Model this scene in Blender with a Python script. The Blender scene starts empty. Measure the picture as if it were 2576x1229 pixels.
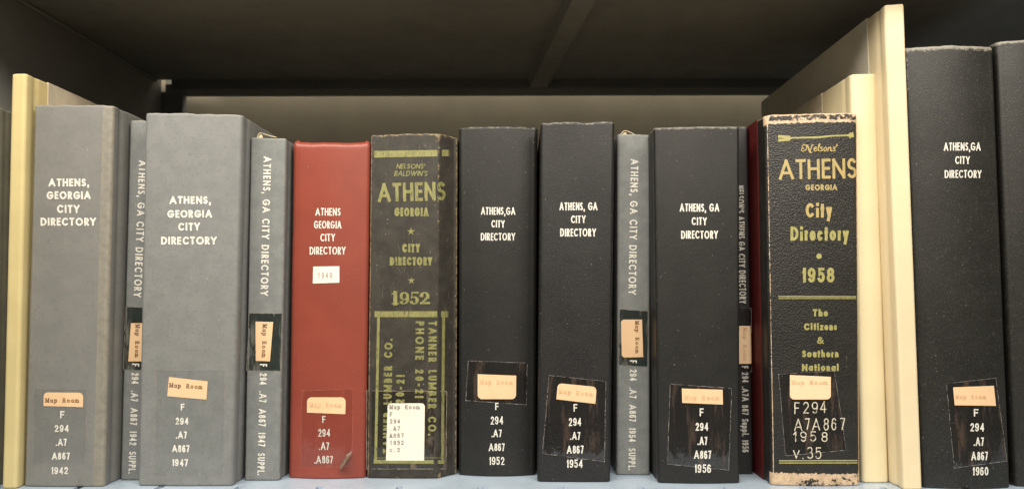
import bpy, bmesh, math, random
from mathutils import Vector, Matrix, Euler, noise

random.seed(7)
S = bpy.context.scene
COL = S.collection
R = math.radians

# ------------------------------------------------------------------ camera
CAM = Vector((0.0, -0.55, 0.136))
FOC = 1946.0                                   # focal length in units of a 2576-wide picture
cd = bpy.data.cameras.new('camera')
cd.sensor_width = 36.0
cd.lens = FOC / 2576 * 36.0
cd.clip_start = 0.01
cd.clip_end = 50
cd.dof.use_dof = True
cd.dof.focus_distance = 0.56
cd.dof.aperture_fstop = 9.0
cam = bpy.data.objects.new('camera', cd)
COL.objects.link(cam)
cam.location = CAM
cam.rotation_euler = (R(90 + 3.72), 0, R(0.5))
S.camera = cam
CM = Euler(cam.rotation_euler).to_matrix()

# ------------------------------------------------------------------ light
W = bpy.data.worlds.new('World')
S.world = W
W.use_nodes = True
W.node_tree.nodes['Background'].inputs[0].default_value = (1.0, 0.93, 0.80, 1)
W.node_tree.nodes['Background'].inputs[1].default_value = 0.115


def area(name, loc, target, sx, sy, power, colr):
    l = bpy.data.lights.new(name, 'AREA')
    l.shape = 'RECTANGLE'
    l.size, l.size_y = sx, sy
    l.energy = power
    l.color = colr
    o = bpy.data.objects.new(name, l)
    COL.objects.link(o)
    o.location = loc
    o.rotation_euler = (Vector(target) - Vector(loc)).to_track_quat('-Z', 'Y').to_euler()
    return o


area('ceiling_lamp', (-0.06, -0.45, 0.68), (0.0, 0.0, 0.17), 1.5, 0.14, 16.5, (1.0, 0.92, 0.795))
area('front_fill', (0.20, -1.60, 0.70), (0.1, 0.0, 0.14), 1.6, 0.5, 5.5, (1.0, 0.90, 0.76))  # added fill for the book sides and lower spines, no fixture here
area('rear_aisle_lamp', (-0.02, 0.374, 0.430), (-0.02, 0.376, 0.2), 0.80, 0.02, 0.40, (1.0, 0.94, 0.78))

S.view_settings.view_transform = 'Standard'
S.view_settings.look = 'None'
S.view_settings.exposure = 0.0
S.view_settings.gamma = 1.0
S.view_settings.use_curve_mapping = False
S.cycles.max_bounces = 8
S.cycles.transparent_max_bounces = 12


# ------------------------------------------------------------------ measuring helpers
def ray(px, py):
    return CM @ Vector(((px - 1288) / FOC, -(py - 614.5) / FOC, -1.0))


def at(px, py, Y):
    d = ray(px, py)
    return CAM + d * ((Y - CAM.y) / d.y)


def ground(px, py):
    d = ray(px, py)
    return CAM + d * (-CAM.z / d.z)


def lerp(a, b, t):
    return a + (b - a) * t


def sstep(a, b, x):
    t = min(1, max(0, (x - a) / (b - a)))
    return t * t * (3 - 2 * t)


# ------------------------------------------------------------------ material helpers
def newmat(name):
    m = bpy.data.materials.new(name)
    m.use_nodes = True
    nt = m.node_tree
    b = nt.nodes['Principled BSDF']
    return m, nt, b


class NT:
    def __init__(s, nt):
        s.nt = nt

    def n(s, t, **kw):
        x = s.nt.nodes.new(t)
        for k, v in kw.items():
            setattr(x, k, v)
        return x

    def link(s, a, b):
        s.nt.links.new(a, b)

    def attr(s, name, out='Vector'):
        return s.n('ShaderNodeAttribute', attribute_name=name).outputs[out]

    def scale(s, vec, sc):
        x = s.n('ShaderNodeVectorMath', operation='MULTIPLY')
        s.link(vec, x.inputs[0])
        x.inputs[1].default_value = sc
        return x.outputs[0]

    def noise(s, vec, scale, detail=3.0, rough=0.55, dist=0.0):
        x = s.n('ShaderNodeTexNoise')
        s.link(vec, x.inputs['Vector'])
        x.inputs['Scale'].default_value = scale
        x.inputs['Detail'].default_value = detail
        x.inputs['Roughness'].default_value = rough
        x.inputs['Distortion'].default_value = dist
        return x.outputs['Fac']

    def ramp(s, fac, lo, hi, a=0.0, b=1.0):
        x = s.n('ShaderNodeMapRange', interpolation_type='SMOOTHSTEP')
        s.link(fac, x.inputs['Value'])
        x.inputs['From Min'].default_value = lo
        x.inputs['From Max'].default_value = hi
        x.inputs['To Min'].default_value = a
        x.inputs['To Max'].default_value = b
        return x.outputs[0]

    def math(s, op, a, b):
        x = s.n('ShaderNodeMath', operation=op)
        for i, v in enumerate((a, b)):
            if isinstance(v, (int, float)):
                x.inputs[i].default_value = v
            else:
                s.link(v, x.inputs[i])
        return x.outputs[0]

    def mix(s, fac, a, b):
        x = s.n('ShaderNodeMix', data_type='RGBA')
        for sock, v in ((x.inputs[0], fac), (x.inputs[6], a), (x.inputs[7], b)):
            if isinstance(v, (int, float)):
                sock.default_value = v
            elif isinstance(v, tuple):
                sock.default_value = (*v, 1)
            else:
                s.link(v, sock)
        return x.outputs[2]

    def bump(s, h, strength, dist):
        x = s.n('ShaderNodeBump')
        s.link(h, x.inputs['Height'])
        x.inputs['Strength'].default_value = strength
        x.inputs['Distance'].default_value = dist
        return x.outputs[0]


def srgb(r, g, b):
    f = lambda c: (c / 255 / 12.92) if c / 255 <= 0.04045 else ((c / 255 + 0.055) / 1.055) ** 2.4
    return (f(r), f(g), f(b))


def cover_mat(name, c1, c2, wear, speck, speck_t=(0.62, 0.70), speck_amt=0.5, rough=0.6, spec=0.35,
              bump=0.25, grain=900, big=45, wear_t=(0.48, 0.62), wear_k=0.7, streak=None, streak_t=(0.62, 0.68),
              pebble=False, sheen=0.0, blot=None, cracks=False, dust=0.5):
    m, nt, b = newmat(name)
    t = NT(nt)
    uv = t.attr('uvw')
    wr = t.attr('wear', 'Fac')
    col = t.mix(t.ramp(t.noise(uv, big, 4), 0.35, 0.65), c1, c2)
    if blot:
        col = t.mix(t.ramp(t.noise(uv, big * 5, 3), 0.56, 0.66, 0, 0.7), col, blot)
    fine = t.noise(uv, grain, 2, 0.6)
    col = t.mix(t.ramp(fine, speck_t[0], speck_t[1], 0, speck_amt), col, speck)
    if streak:
        sn = t.noise(t.scale(uv, (1, 0.05, 1)), 1500, 3, 0.75)
        big_m = t.ramp(t.noise(uv, 60, 2), 0.42, 0.62)
        sf = t.math('MULTIPLY', t.ramp(sn, streak_t[0], streak_t[1], 0, 0.75), big_m)
        col = t.mix(sf, col, streak)
    if cracks:
        sn = t.noise(t.scale(uv, (1, 0.02, 1)), 420, 1, 0.5)
        gate = t.ramp(t.noise(t.scale(uv, (1, 0.5, 1)), 330, 2), 0.55, 0.6)
        sf = t.math('MULTIPLY', t.ramp(sn, 0.715, 0.735, 0, 0.9), gate)
        col = t.mix(sf, col, wear)
    if dust:
        dn = t.noise(uv, 640, 0, 0.4)
        col = t.mix(t.ramp(dn, 0.83, 0.86, 0, dust), col, (0.5, 0.48, 0.43))
    wn = t.noise(uv, 330, 4, 0.65)
    wf = t.math('ADD', wr, t.math('MULTIPLY', t.math('SUBTRACT', wn, 0.5), wear_k))
    wfac = t.ramp(wf, wear_t[0], wear_t[1])
    wearc = t.mix(t.ramp(t.noise(uv, 200, 3), 0.4, 0.65), wear, tuple(c * 0.78 for c in wear))
    col = t.mix(wfac, col, wearc)
    t.link(col, b.inputs['Base Color'])
    b.inputs['Roughness'].default_value = rough
    b.inputs['Specular IOR Level'].default_value = spec
    if sheen:
        b.inputs['Sheen Weight'].default_value = sheen
        b.inputs['Sheen Roughness'].default_value = 0.4
    if pebble:
        v = t.n('ShaderNodeTexVoronoi')
        t.link(uv, v.inputs['Vector'])
        v.inputs['Scale'].default_value = 1050
        h = t.math('ADD', v.outputs['Distance'], t.math('MULTIPLY', t.noise(uv, 300, 3), 0.6))
    else:
        h = t.math('ADD', fine, t.math('MULTIPLY', t.noise(uv, 160, 3), 0.45))
    t.link(t.bump(h, bump, 0.0006), b.inputs['Normal'])
    return m


def flat_mat(name, c, c2=None, stretch=1.0, rough=0.6, spec=0.3, scale=300, lo=0.4, hi=0.65, hole=None, metal=0.0, bump=0.0):
    m, nt, b = newmat(name)
    t = NT(nt)
    tc = t.n('ShaderNodeTexCoord').outputs['Object']
    col = t.mix(t.ramp(t.noise(tc, scale, 4), lo, hi), c, c2 or tuple(x * 0.86 for x in c))
    t.link(col, b.inputs['Base Color'])
    b.inputs['Roughness'].default_value = rough
    b.inputs['Specular IOR Level'].default_value = spec
    b.inputs['Metallic'].default_value = metal
    if hole:
        a = t.ramp(t.noise(t.scale(tc, (1, 1, stretch)), hole[0], 3, 0.7), hole[1], hole[2], 1, 0)
        t.link(a, b.inputs['Alpha'])
    if bump:
        t.link(t.bump(t.noise(tc, scale * 2, 3), bump, 0.0005), b.inputs['Normal'])
    return m


def tape_mat(name, tint, gl=0.10, blot=0.12, rough=0.10, patch=(0.55, 0.49, 0.42), patch_t=(0.56, 0.66), patch_a=0.16):
    """clear sticky film: lets the cover through, a glossy skin, cloudy patches painted in as reflections"""
    m, nt, b = newmat(name)
    t = NT(nt)
    out = nt.nodes['Material Output']
    tc = t.n('ShaderNodeTexCoord').outputs['Object']
    tr = t.n('ShaderNodeBsdfTransparent')
    tr.inputs[0].default_value = (*tint, 1)
    g = t.n('ShaderNodeBsdfGlossy')
    g.inputs['Color'].default_value = (0.9, 0.9, 0.9, 1)
    g.inputs['Roughness'].default_value = rough
    h = t.noise(t.scale(tc, (1, 1, 0.25)), 150, 3, 0.6, 0.6)
    t.link(t.bump(h, 0.55, 0.0012), g.inputs['Normal'])
    mx = t.n('ShaderNodeMixShader')
    mx.inputs[0].default_value = gl
    t.link(tr.outputs[0], mx.inputs[1])
    t.link(g.outputs[0], mx.inputs[2])
    df = t.n('ShaderNodeBsdfDiffuse')
    df.inputs[0].default_value = (*patch, 1)  # diffuse colour standing in for blotchy reflections
    pn = t.noise(t.scale(tc, (1, 1, 0.16)), 130, 5, 0.65, 0.4)
    pf = t.ramp(pn, patch_t[0], patch_t[1], 0, patch_a)
    m2 = t.n('ShaderNodeMixShader')
    t.link(pf, m2.inputs[0])
    t.link(mx.outputs[0], m2.inputs[1])
    t.link(df.outputs[0], m2.inputs[2])
    t.link(m2.outputs[0], out.inputs['Surface'])
    nt.nodes.remove(b)
    return m


def pages_mat(name, c):
    m, nt, b = newmat(name)
    t = NT(nt)
    tc = t.n('ShaderNodeTexCoord').outputs['Object']
    n = t.noise(t.scale(tc, (1, 0.02, 0.02)), 2600, 2, 0.6)
    t.link(t.mix(t.ramp(n, 0.35, 0.65), c, tuple(x * 0.62 for x in c)), b.inputs['Base Color'])
    b.inputs['Roughness'].default_value = 0.85
    return m


GREYWEAR = (0.40, 0.37, 0.29)
M = {}
M['grey_a'] = cover_mat('warm_grey_cloth', (0.205, 0.203, 0.192), (0.185, 0.184, 0.176), (0.30, 0.270, 0.205), (0.30, 0.28, 0.24),
                        speck_amt=0.25, blot=(0.165, 0.165, 0.158), rough=0.50, bump=0.12, big=60, wear_t=(0.36, 0.84), wear_k=0.4)
M['grey_b'] = cover_mat('mottled_grey_board', (0.215, 0.219, 0.214), (0.190, 0.195, 0.192), (0.38, 0.36, 0.29), (0.30, 0.30, 0.27),
                        speck_amt=0.3, blot=(0.160, 0.167, 0.162), rough=0.52, bump=0.16, big=80, wear_t=(0.46, 0.72))
M['grey_c'] = cover_mat('blue_grey_buckram', (0.207, 0.215, 0.211), (0.172, 0.182, 0.180), (0.40, 0.39, 0.31), (0.29, 0.30, 0.28),
                        speck_amt=0.3, blot=(0.15, 0.16, 0.155), rough=0.6, bump=0.14, big=110, wear_t=(0.45, 0.80))
M['olive'] = cover_mat('olive_grey_cloth', (0.20, 0.195, 0.15), (0.17, 0.165, 0.13), (0.36, 0.33, 0.25), (0.26, 0.25, 0.2), rough=0.6)
M['red'] = cover_mat('red_leatherette', (0.262, 0.055, 0.036), (0.235, 0.049, 0.032), (0.42, 0.12, 0.075), (0.33, 0.075, 0.05),
                     speck_amt=0.25, rough=0.36, spec=0.45, dust=0.2, bump=0.16, grain=1000, big=25, wear_t=(0.66, 0.92), wear_k=0.6)
M['brown'] = cover_mat('worn_brown_leather', (0.027, 0.0235, 0.019), (0.042, 0.0365, 0.029), (0.27, 0.205, 0.115), (0.095, 0.083, 0.063),
                       speck_amt=0.4, rough=0.55, spec=0.4, bump=0.25, big=90, streak=(0.22, 0.19, 0.135), streak_t=(0.57, 0.72),
                       wear_t=(0.50, 0.66), wear_k=1.1)
BK = dict(speck_t=(0.56, 0.70), rough=0.46, spec=0.5, dust=0.25, big=40)  # pale specks paint the cloth's light glints into the colour
M['black_a'] = cover_mat('black_book_cloth', (0.0085, 0.0083, 0.0078), (0.012, 0.0116, 0.0105), (0.18, 0.17, 0.145), (0.065, 0.063, 0.059), wear_t=(0.50, 0.74), speck_amt=0.45, bump=0.24, grain=1250, **BK)
M['black_b'] = cover_mat('black_buckram', (0.0088, 0.0083, 0.0086), (0.0125, 0.0118, 0.0118), (0.19, 0.175, 0.15), (0.075, 0.070, 0.068), wear_t=(0.50, 0.74), speck_amt=0.5, bump=0.26, grain=1100, **BK)
M['black_c'] = cover_mat('faded_black_cloth', (0.0105, 0.0102, 0.0088), (0.0145, 0.014, 0.012), (0.27, 0.255, 0.21), (0.075, 0.072, 0.064), wear_t=(0.44, 0.70), speck_amt=0.5, bump=0.22, grain=900, blot=(0.022, 0.0215, 0.019), **BK)
M['black_l'] = cover_mat('pebbled_black_leather', (0.012, 0.011, 0.0098), (0.016, 0.015, 0.013), (0.62, 0.45, 0.295), (0.055, 0.05, 0.042),
                         speck_amt=0.4, rough=0.42, spec=0.5, bump=0.5, pebble=True, wear_t=(0.50, 0.57), wear_k=0.85, cracks=False, dust=0.2)
M['red_board'] = flat_mat('dark_red_board_cloth', (0.10, 0.008, 0.008), (0.08, 0.006, 0.006), rough=0.6)
M['yellow'] = cover_mat('straw_yellow_cloth', (0.62, 0.515, 0.255), (0.58, 0.48, 0.235), (0.70, 0.61, 0.38), (0.68, 0.59, 0.34),
                        speck_amt=0.3, rough=0.65, bump=0.12, grain=1000, big=30, wear_t=(0.6, 0.95), dust=0.0)
M['cream'] = cover_mat('cream_cloth', (0.74, 0.645, 0.42), (0.71, 0.615, 0.40), (0.77, 0.68, 0.49), (0.76, 0.66, 0.46),
                       speck_amt=0.25, rough=0.65, bump=0.08, grain=1000, big=30, wear_t=(0.7, 0.98), dust=0.0)
M['cream_b'] = cover_mat('buff_cloth', (0.74, 0.62, 0.41), (0.71, 0.595, 0.39), (0.76, 0.65, 0.46), (0.75, 0.63, 0.43),
                         speck_amt=0.25, rough=0.65, bump=0.08, grain=1000, big=30, wear_t=(0.7, 0.98), dust=0.0)
M['beige_board'] = flat_mat('beige_paper_board', (0.56, 0.49, 0.38), (0.49, 0.43, 0.33), rough=0.7, scale=60)
M['grey_board'] = flat_mat('grey_paper_board', (0.60, 0.565, 0.48), (0.55, 0.515, 0.44), rough=0.7, scale=40)
M['pages'] = pages_mat('old_paper_edges', (0.55, 0.47, 0.33))
M['white'] = flat_mat('white_foil', (0.79, 0.765, 0.69), (0.66, 0.635, 0.57), rough=0.5, scale=500, hole=(1100, 0.61, 0.72))
M['white_b'] = flat_mat('worn_white_foil', (0.62, 0.60, 0.54), (0.50, 0.48, 0.43), rough=0.5, scale=500, hole=(1200, 0.60, 0.70))
M['ink'] = flat_mat('white_ink', (0.72, 0.66, 0.52), (0.55, 0.50, 0.40), rough=0.6, scale=500, hole=(520, 0.55, 0.66))
M['gold_o'] = flat_mat('tarnished_gold_foil', (0.255, 0.245, 0.088), (0.195, 0.19, 0.072), stretch=0.10, rough=0.45, spec=0.5, scale=300, hole=(1100, 0.57, 0.72))
M['gold'] = flat_mat('gold_foil', (0.46, 0.35, 0.135), (0.38, 0.30, 0.12), rough=0.4, spec=0.6, scale=300, hole=(1200, 0.66, 0.76))
M['gold_g'] = flat_mat('greenish_gold_foil', (0.37, 0.34, 0.12), (0.31, 0.29, 0.10), rough=0.4, spec=0.6, scale=300, hole=(1200, 0.66, 0.76))
M['peach'] = flat_mat('peach_paper', (0.79, 0.54, 0.32), (0.75, 0.505, 0.29), rough=0.6, scale=40)
M['peach_p'] = flat_mat('pale_peach_paper', (0.85, 0.61, 0.39), (0.83, 0.59, 0.37), rough=0.6, scale=40)
M['wpaper'] = flat_mat('white_paper', (0.80, 0.745, 0.655), (0.77, 0.71, 0.62), rough=0.6, scale=40)
M['type_br'] = flat_mat('brown_typing', (0.13, 0.065, 0.035), (0.20, 0.11, 0.06), rough=0.7, scale=700)
M['type_gr'] = flat_mat('grey_typing', (0.17, 0.155, 0.13), (0.28, 0.25, 0.21), rough=0.7, scale=700)
M['type_fade'] = flat_mat('faded_typing', (0.60, 0.37, 0.20), (0.76, 0.49, 0.28), rough=0.7, scale=300)
M['type_pale'] = flat_mat('pale_grey_typing', (0.32, 0.29, 0.25), (0.4, 0.36, 0.31), rough=0.7, scale=700)
M['tape_k'] = tape_mat('clear_tape_on_black', (0.75, 0.73, 0.72), gl=0.075, patch=(0.27, 0.18, 0.13), patch_a=0.16, patch_t=(0.54, 0.66))
M['tape_g'] = tape_mat('clear_tape_on_grey', (0.96, 0.97, 0.97), gl=0.03, patch=(0.3, 0.3, 0.28), patch_a=0.10)
M['tape_d'] = tape_mat('aged_tape_on_grey', (0.36, 0.40, 0.38), gl=0.05, patch=(0.22, 0.22, 0.19), patch_a=0.65, patch_t=(0.46, 0.62))
M['tape_r'] = tape_mat('clear_tape_on_red', (0.95, 0.91, 0.90), gl=0.04, patch=(0.5, 0.14, 0.09), patch_a=0.20)
M['tape_n'] = tape_mat('clear_tape_on_leather', (0.72, 0.70, 0.66), gl=0.06, patch=(0.34, 0.26, 0.20), patch_a=0.34)
M['tape_edge'] = flat_mat('tape_edge', (0.33, 0.31, 0.28), (0.16, 0.15, 0.135), rough=0.4, scale=250, lo=0.35, hi=0.6, hole=(300, 0.52, 0.60))
M['tape_edge_w'] = flat_mat('pale_tape_edge', (0.40, 0.36, 0.30), (0.24, 0.20, 0.16), rough=0.4, scale=250, hole=(300, 0.58, 0.66))
M['tape_edge_r'] = flat_mat('tape_edge_red', (0.46, 0.16, 0.11), (0.36, 0.09, 0.055), rough=0.4, scale=250, hole=(300, 0.55, 0.65))
M['curl'] = flat_mat('curled_tape_flap', (0.20, 0.14, 0.10), (0.13, 0.085, 0.06), rough=0.25, spec=0.6, scale=200)
M['lining'] = flat_mat('spine_lining_paper', (0.66, 0.55, 0.36), (0.50, 0.40, 0.26), rough=0.8, scale=400)


def paint_mat(name, c, rough, spec=0.5, bump=0.05, c2=None, scale=25):
    m, nt, b = newmat(name)
    t = NT(nt)
    tc = t.n('ShaderNodeTexCoord').outputs['Object']
    col = t.mix(t.ramp(t.noise(tc, scale, 5), 0.35, 0.7), c, c2 or tuple(x * 0.9 for x in c))
    col = t.mix(t.ramp(t.noise(tc, 700, 2), 0.72, 0.80, 0, 0.2), col, tuple(x * 0.7 for x in c))
    t.link(col, b.inputs['Base Color'])
    t.link(t.ramp(t.noise(tc, 40, 4), 0.3, 0.7, rough * 0.85, rough * 1.2), b.inputs['Roughness'])
    b.inputs['Specular IOR Level'].default_value = spec
    t.link(t.bump(t.noise(tc, 900, 2), bump, 0.0003), b.inputs['Normal'])
    return m


M['shelf'] = paint_mat('pale_blue_grey_enamel', (0.42, 0.51, 0.62), 0.30)
M['dark'] = paint_mat('shade_painted_enamel', (0.215, 0.213, 0.200), 0.55, 0.25)  # the pale shelf paint with its shade put into the colour
M['darker'] = paint_mat('deep_shade_enamel', (0.13, 0.13, 0.128), 0.5, 0.3)  # deeper shade put into the colour, for lip and post
M['panel'] = paint_mat('khaki_back_panel', (0.29, 0.255, 0.195), 0.6, 0.2)
M['tab'] = flat_mat('lit_hole_white', (0.85, 0.80, 0.70), rough=0.4)
m, nt, b_ = newmat('light_leak_glow')  # added surface that glows as light leaking through the corner slot
tl = nt.nodes.new('ShaderNodeBsdfTranslucent')
tl.inputs[0].default_value = (0.95, 0.9, 0.8, 1)
nt.links.new(tl.outputs[0], nt.nodes['Material Output'].inputs['Surface'])
M['leak'] = m


# ------------------------------------------------------------------ object helpers
def meta(o, label=None, cat=None, group=None, kind=None):
    for k, v in (('label', label), ('category', cat), ('group', group), ('kind', kind)):
        if v:
            o[k] = v


def thing(name, loc, label, cat, group=None):
    o = bpy.data.objects.new(name, None)
    o.empty_display_size = 0.02
    COL.objects.link(o)
    o.location = loc
    meta(o, label, cat, group)
    return o


def link_mesh(name, verts, faces, mats, parent=None, base=None, smooth=False, fmat=None, attrs=None):
    me = bpy.data.meshes.new(name)
    b = Vector(base) if base is not None else Vector((0, 0, 0))
    me.from_pydata([tuple(Vector(v) - b) for v in verts], [], faces)
    for m in (mats if isinstance(mats, (list, tuple)) else [mats]):
        me.materials.append(m)
    if fmat:
        for p, i in zip(me.polygons, fmat):
            p.material_index = i
    if smooth:
        me.polygons.foreach_set('use_smooth', [True] * len(me.polygons))
    for an, (typ, vals) in (attrs or {}).items():
        a = me.attributes.new(an, typ, 'POINT')
        if typ == 'FLOAT':
            a.data.foreach_set('value', vals)
        else:
            a.data.foreach_set('vector', [c for v in vals for c in v])
    me.update()
    o = bpy.data.objects.new(name, me)
    COL.objects.link(o)
    if parent is not None:
        o.parent = parent
    else:
        o.location = b
    return o


def box_vf(x0, x1, y0, y1, z0, z1):
    v = [(x, y, z) for z in (z0, z1) for y in (y0, y1) for x in (x0, x1)]
    f = [(0, 2, 3, 1), (4, 5, 7, 6), (0, 1, 5, 4), (2, 6, 7, 3), (0, 4, 6, 2), (1, 3, 7, 5)]
    return v, f


def bevel_box(name, x0, x1, y0, y1, z0, z1, mat, parent, base, bev=0.0008):
    v, f = box_vf(x0, x1, y0, y1, z0, z1)
    o = link_mesh(name, v, f, mat, parent, base)
    if bev:
        bm = bmesh.new()
        bm.from_mesh(o.data)
        bmesh.ops.bevel(bm, geom=bm.edges[:], offset=bev, segments=2, affect='EDGES', profile=0.5)
        bm.to_mesh(o.data)
        bm.free()
    return o


# ------------------------------------------------------------------ the book
class Book:
    """one bound volume standing on the shelf: a U-shaped case of boards and spine round a block of pages"""

    def __init__(s, name, label, TL, TR, BL, BR, yTL, yTR, yB, mat, depth=0.21, r=0.0022, bulge=0.0, bevR=None,
                 th=0.0026, disp=0.00025, topamp=0.0004, topk=120, groove=0.0009, wear=None, seed=0, dip=0.0, Y0=None, rr=0.0013,
                 group='books standing in a row on the shelf', shape=None):
        xm = (BL + BR) / 2
        s.Y0 = Y0 if Y0 is not None else ground(xm, yB).y
        pbl, pbr = at(BL, yB, s.Y0), at(BR, yB, s.Y0)
        ptl, ptr = at(TL, yTL, s.Y0), at(TR, yTR, s.Y0)
        s.XLb, s.XRb, s.XLt, s.XRt = pbl.x, pbr.x, ptl.x, ptr.x
        s.HL, s.HR = ptl.z, ptr.z
        s.w = ((pbr.x - pbl.x) + (ptr.x - ptl.x)) / 2
        s.r, s.bulge, s.bevR, s.depth, s.dispa, s.seed = r, bulge, bevR, depth, disp, seed
        s.rr = rr
        s.topamp, s.topk, s.groove, s.th, s.dip, s.shape = topamp, topk, groove, th, dip, shape
        s.wearf = wear or (lambda u, y, z, H, side: 0.0)
        s.base = Vector(((s.XLb + s.XRb) / 2, s.Y0 + depth / 2, 0))
        s.root = thing(name, s.base, label, 'book', group)
        s.k = 0
        s.build_cover(mat)
        s.build_pages()

    # spine front in the book's own frame: x 0..w, y measured back from the foremost line
    def f(s, u):
        y = s.bulge * (2 * u - 1) ** 2
        if s.bevR and u > s.bevR[0]:
            y += s.bevR[1] * ((u - s.bevR[0]) / (1 - s.bevR[0]))
        return y

    def yprof(s, x):
        w, r = s.w, s.r
        x = min(max(x, 1e-5), w - 1e-5)
        if x < r:
            return s.f(r / w) + r - math.sqrt(max(0, r * r - (r - x) ** 2))
        if x > w - r:
            return s.f(1 - r / w) + r - math.sqrt(max(0, r * r - (x - w + r) ** 2))
        return s.f(x / w)

    def disp(s, x, z):
        d = s.dispa * noise.noise(Vector((x * 28 + s.seed * 3.1, z * 18, s.seed)))
        if s.shape:
            d += s.shape(x / s.w, z)
        return d

    def XL(s, z):
        return lerp(s.XLb, s.XLt, z / s.HL)

    def XR(s, z):
        return lerp(s.XRb, s.XRt, z / s.HR)

    def P(s, px, py, eps):
        """a picture measurement carried onto this spine's surface"""
        Y = s.Y0
        d = ray(px, py)
        for _ in range(5):
            p = CAM + d * ((Y - CAM.y) / d.y)
            xl, xr = s.XL(p.z), s.XR(p.z)
            x = (p.x - xl) / (xr - xl) * s.w
            x = min(max(x, 0.0004), s.w - 0.0004)
            Y = s.Y0 + s.yprof(x) + s.disp(x, p.z)
        return Vector((p.x, Y - eps, p.z))

    def build_cover(s, mat):
        w, r, D = s.w, s.r, s.depth
        side = [D, D * 0.8, D * 0.6, D * 0.42, D * 0.28, 0.042, 0.032, 0.027, 0.023, 0.020, 0.018, 0.016, 0.0145, 0.013,
                0.0115, 0.010, 0.0085, 0.007, 0.0055, 0.004]
        out = []                                                   # x, y, side(-1 left, 0 spine, 1 right)

        def gr(y):
            return s.groove * math.exp(-((y - 0.0125) / 0.0028) ** 2)
        yl = s.f(r / w) + r
        for y in side:
            if y > yl + 0.0003 or y == D:
                out.append((gr(y - yl + 0.004), y, -1))
        for i in range(8):
            a = i / 8 * math.pi / 2
            x = r - r * math.cos(a)
            out.append((x, s.yprof(x), 0))
        n = max(16, int(w / 0.0011))
        for i in range(n + 1):
            x = r + (w - 2 * r) * i / n
            out.append((x, s.yprof(x), 0))
        for i in range(1, 9):
            a = i / 8 * math.pi / 2
            x = w - r + r * math.sin(a)
            out.append((x, s.yprof(x), 0))
        yr = s.f(1 - r / w) + r
        for y in reversed(side):
            if y > yr + 0.0003 or y == D:
                out.append((w - gr(y - yr + 0.004), y, 1))
        N = len(out)
        # inward normals
        nor = []
        for i in range(N):
            a, b = out[max(0, i - 1)], out[min(N - 1, i + 1)]
            t = Vector((b[0] - a[0], b[1] - a[1]))
            t.normalize()
            nor.append(Vector((-t.y, t.x)))
        arc = [0.0]
        for i in range(1, N):
            arc.append(arc[-1] + math.hypot(out[i][0] - out[i - 1][0], out[i][1] - out[i - 1][1]))
        mid = arc[min(range(N), key=lambda i: abs(out[i][0] - w / 2) + out[i][1])]
        rr = s.rr
        rel = [0, 0.0003, 0.0007, 0.0013, 0.002, 0.003, 0.0045, 0.006, 0.008, 0.011, 0.015, 0.02, 0.028]
        nz = 52
        H0 = (s.HL + s.HR) / 2
        zs = [a / H0 for a in rel] + [(0.028 + (H0 - 0.056) * i / nz) / H0 for i in range(1, nz)] + [(H0 - a) / H0 for a in reversed(rel)]
        verts, uvw, wear = [], [], []
        K = len(zs)
        for zt in zs:
            for ring in (0, 1):
                for i in range(N):
                    x, y, sd = out[i]
                    nx, ny = nor[i]
                    u = x / w
                    H = lerp(s.HL, s.HR, u)
                    z = zt * H
                    dt, db = H - z, z
                    ins = 0.0
                    for d_, q in ((dt, rr), (db, 0.0013)):
                        if d_ < q:
                            ins += q - math.sqrt(max(0, q * q - (q - d_) ** 2))
                    if ring == 1:
                        ins = max(s.th, ins + 0.0008)
                    X, Yy = x + nx * ins, y + ny * ins
                    if sd == 0:
                        Yy += s.disp(x, z)
                    zz = z
                    tt = sstep(H - 0.03, H, z)
                    if tt > 0:
                        zz += s.topamp * tt * (noise.noise(Vector((arc[i] * s.topk, s.seed * 7.3, 0))) + 0.5 * noise.noise(Vector((arc[i] * s.topk * 3.1, s.seed * 3.3, 4))))
                        if sd == 0 and s.dip:
                            zz -= s.dip * tt * (1 - (2 * u - 1) ** 4)
                    xl, xr = s.XL(z), s.XR(z)
                    verts.append((xl + (xr - xl) * (X / w), s.Y0 + Yy, max(zz, 0.0003)))
                    uvw.append((arc[i] - mid + s.seed * 0.7, z, 0))
                    wv = math.exp(-dt / 0.0016) * 0.75 + math.exp(-db / 0.0012) * 0.6
                    corner = max(0.0, 1 - abs((i - (8 + sum(1 for q in out if q[2] == -1) - 4))) / 5.0) if sd == 0 else 0
                    wv = max(wv, s.wearf(u, y, z, H, sd))
                    wear.append(wv)
        faces = []
        ring = 2 * N
        idx = list(range(N)) + [N + i for i in reversed(range(N))]
        for k in range(K - 1):
            for j in range(ring):
                a, b = idx[j], idx[(j + 1) % ring]
                faces.append((k * ring + a, k * ring + b, (k + 1) * ring + b, (k + 1) * ring + a))
        for k, flip in ((0, True), (K - 1, False)):
            for i in range(N - 1):
                q = (k * ring + i, k * ring + i + 1, k * ring + N + i + 1, k * ring + N + i)
                faces.append(q[::-1] if flip else q)
        s.cover = link_mesh('cover', verts, faces, mat, s.root, s.base, True, attrs={'uvw': ('FLOAT_VECTOR', uvw), 'wear': ('FLOAT', wear)})

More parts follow.
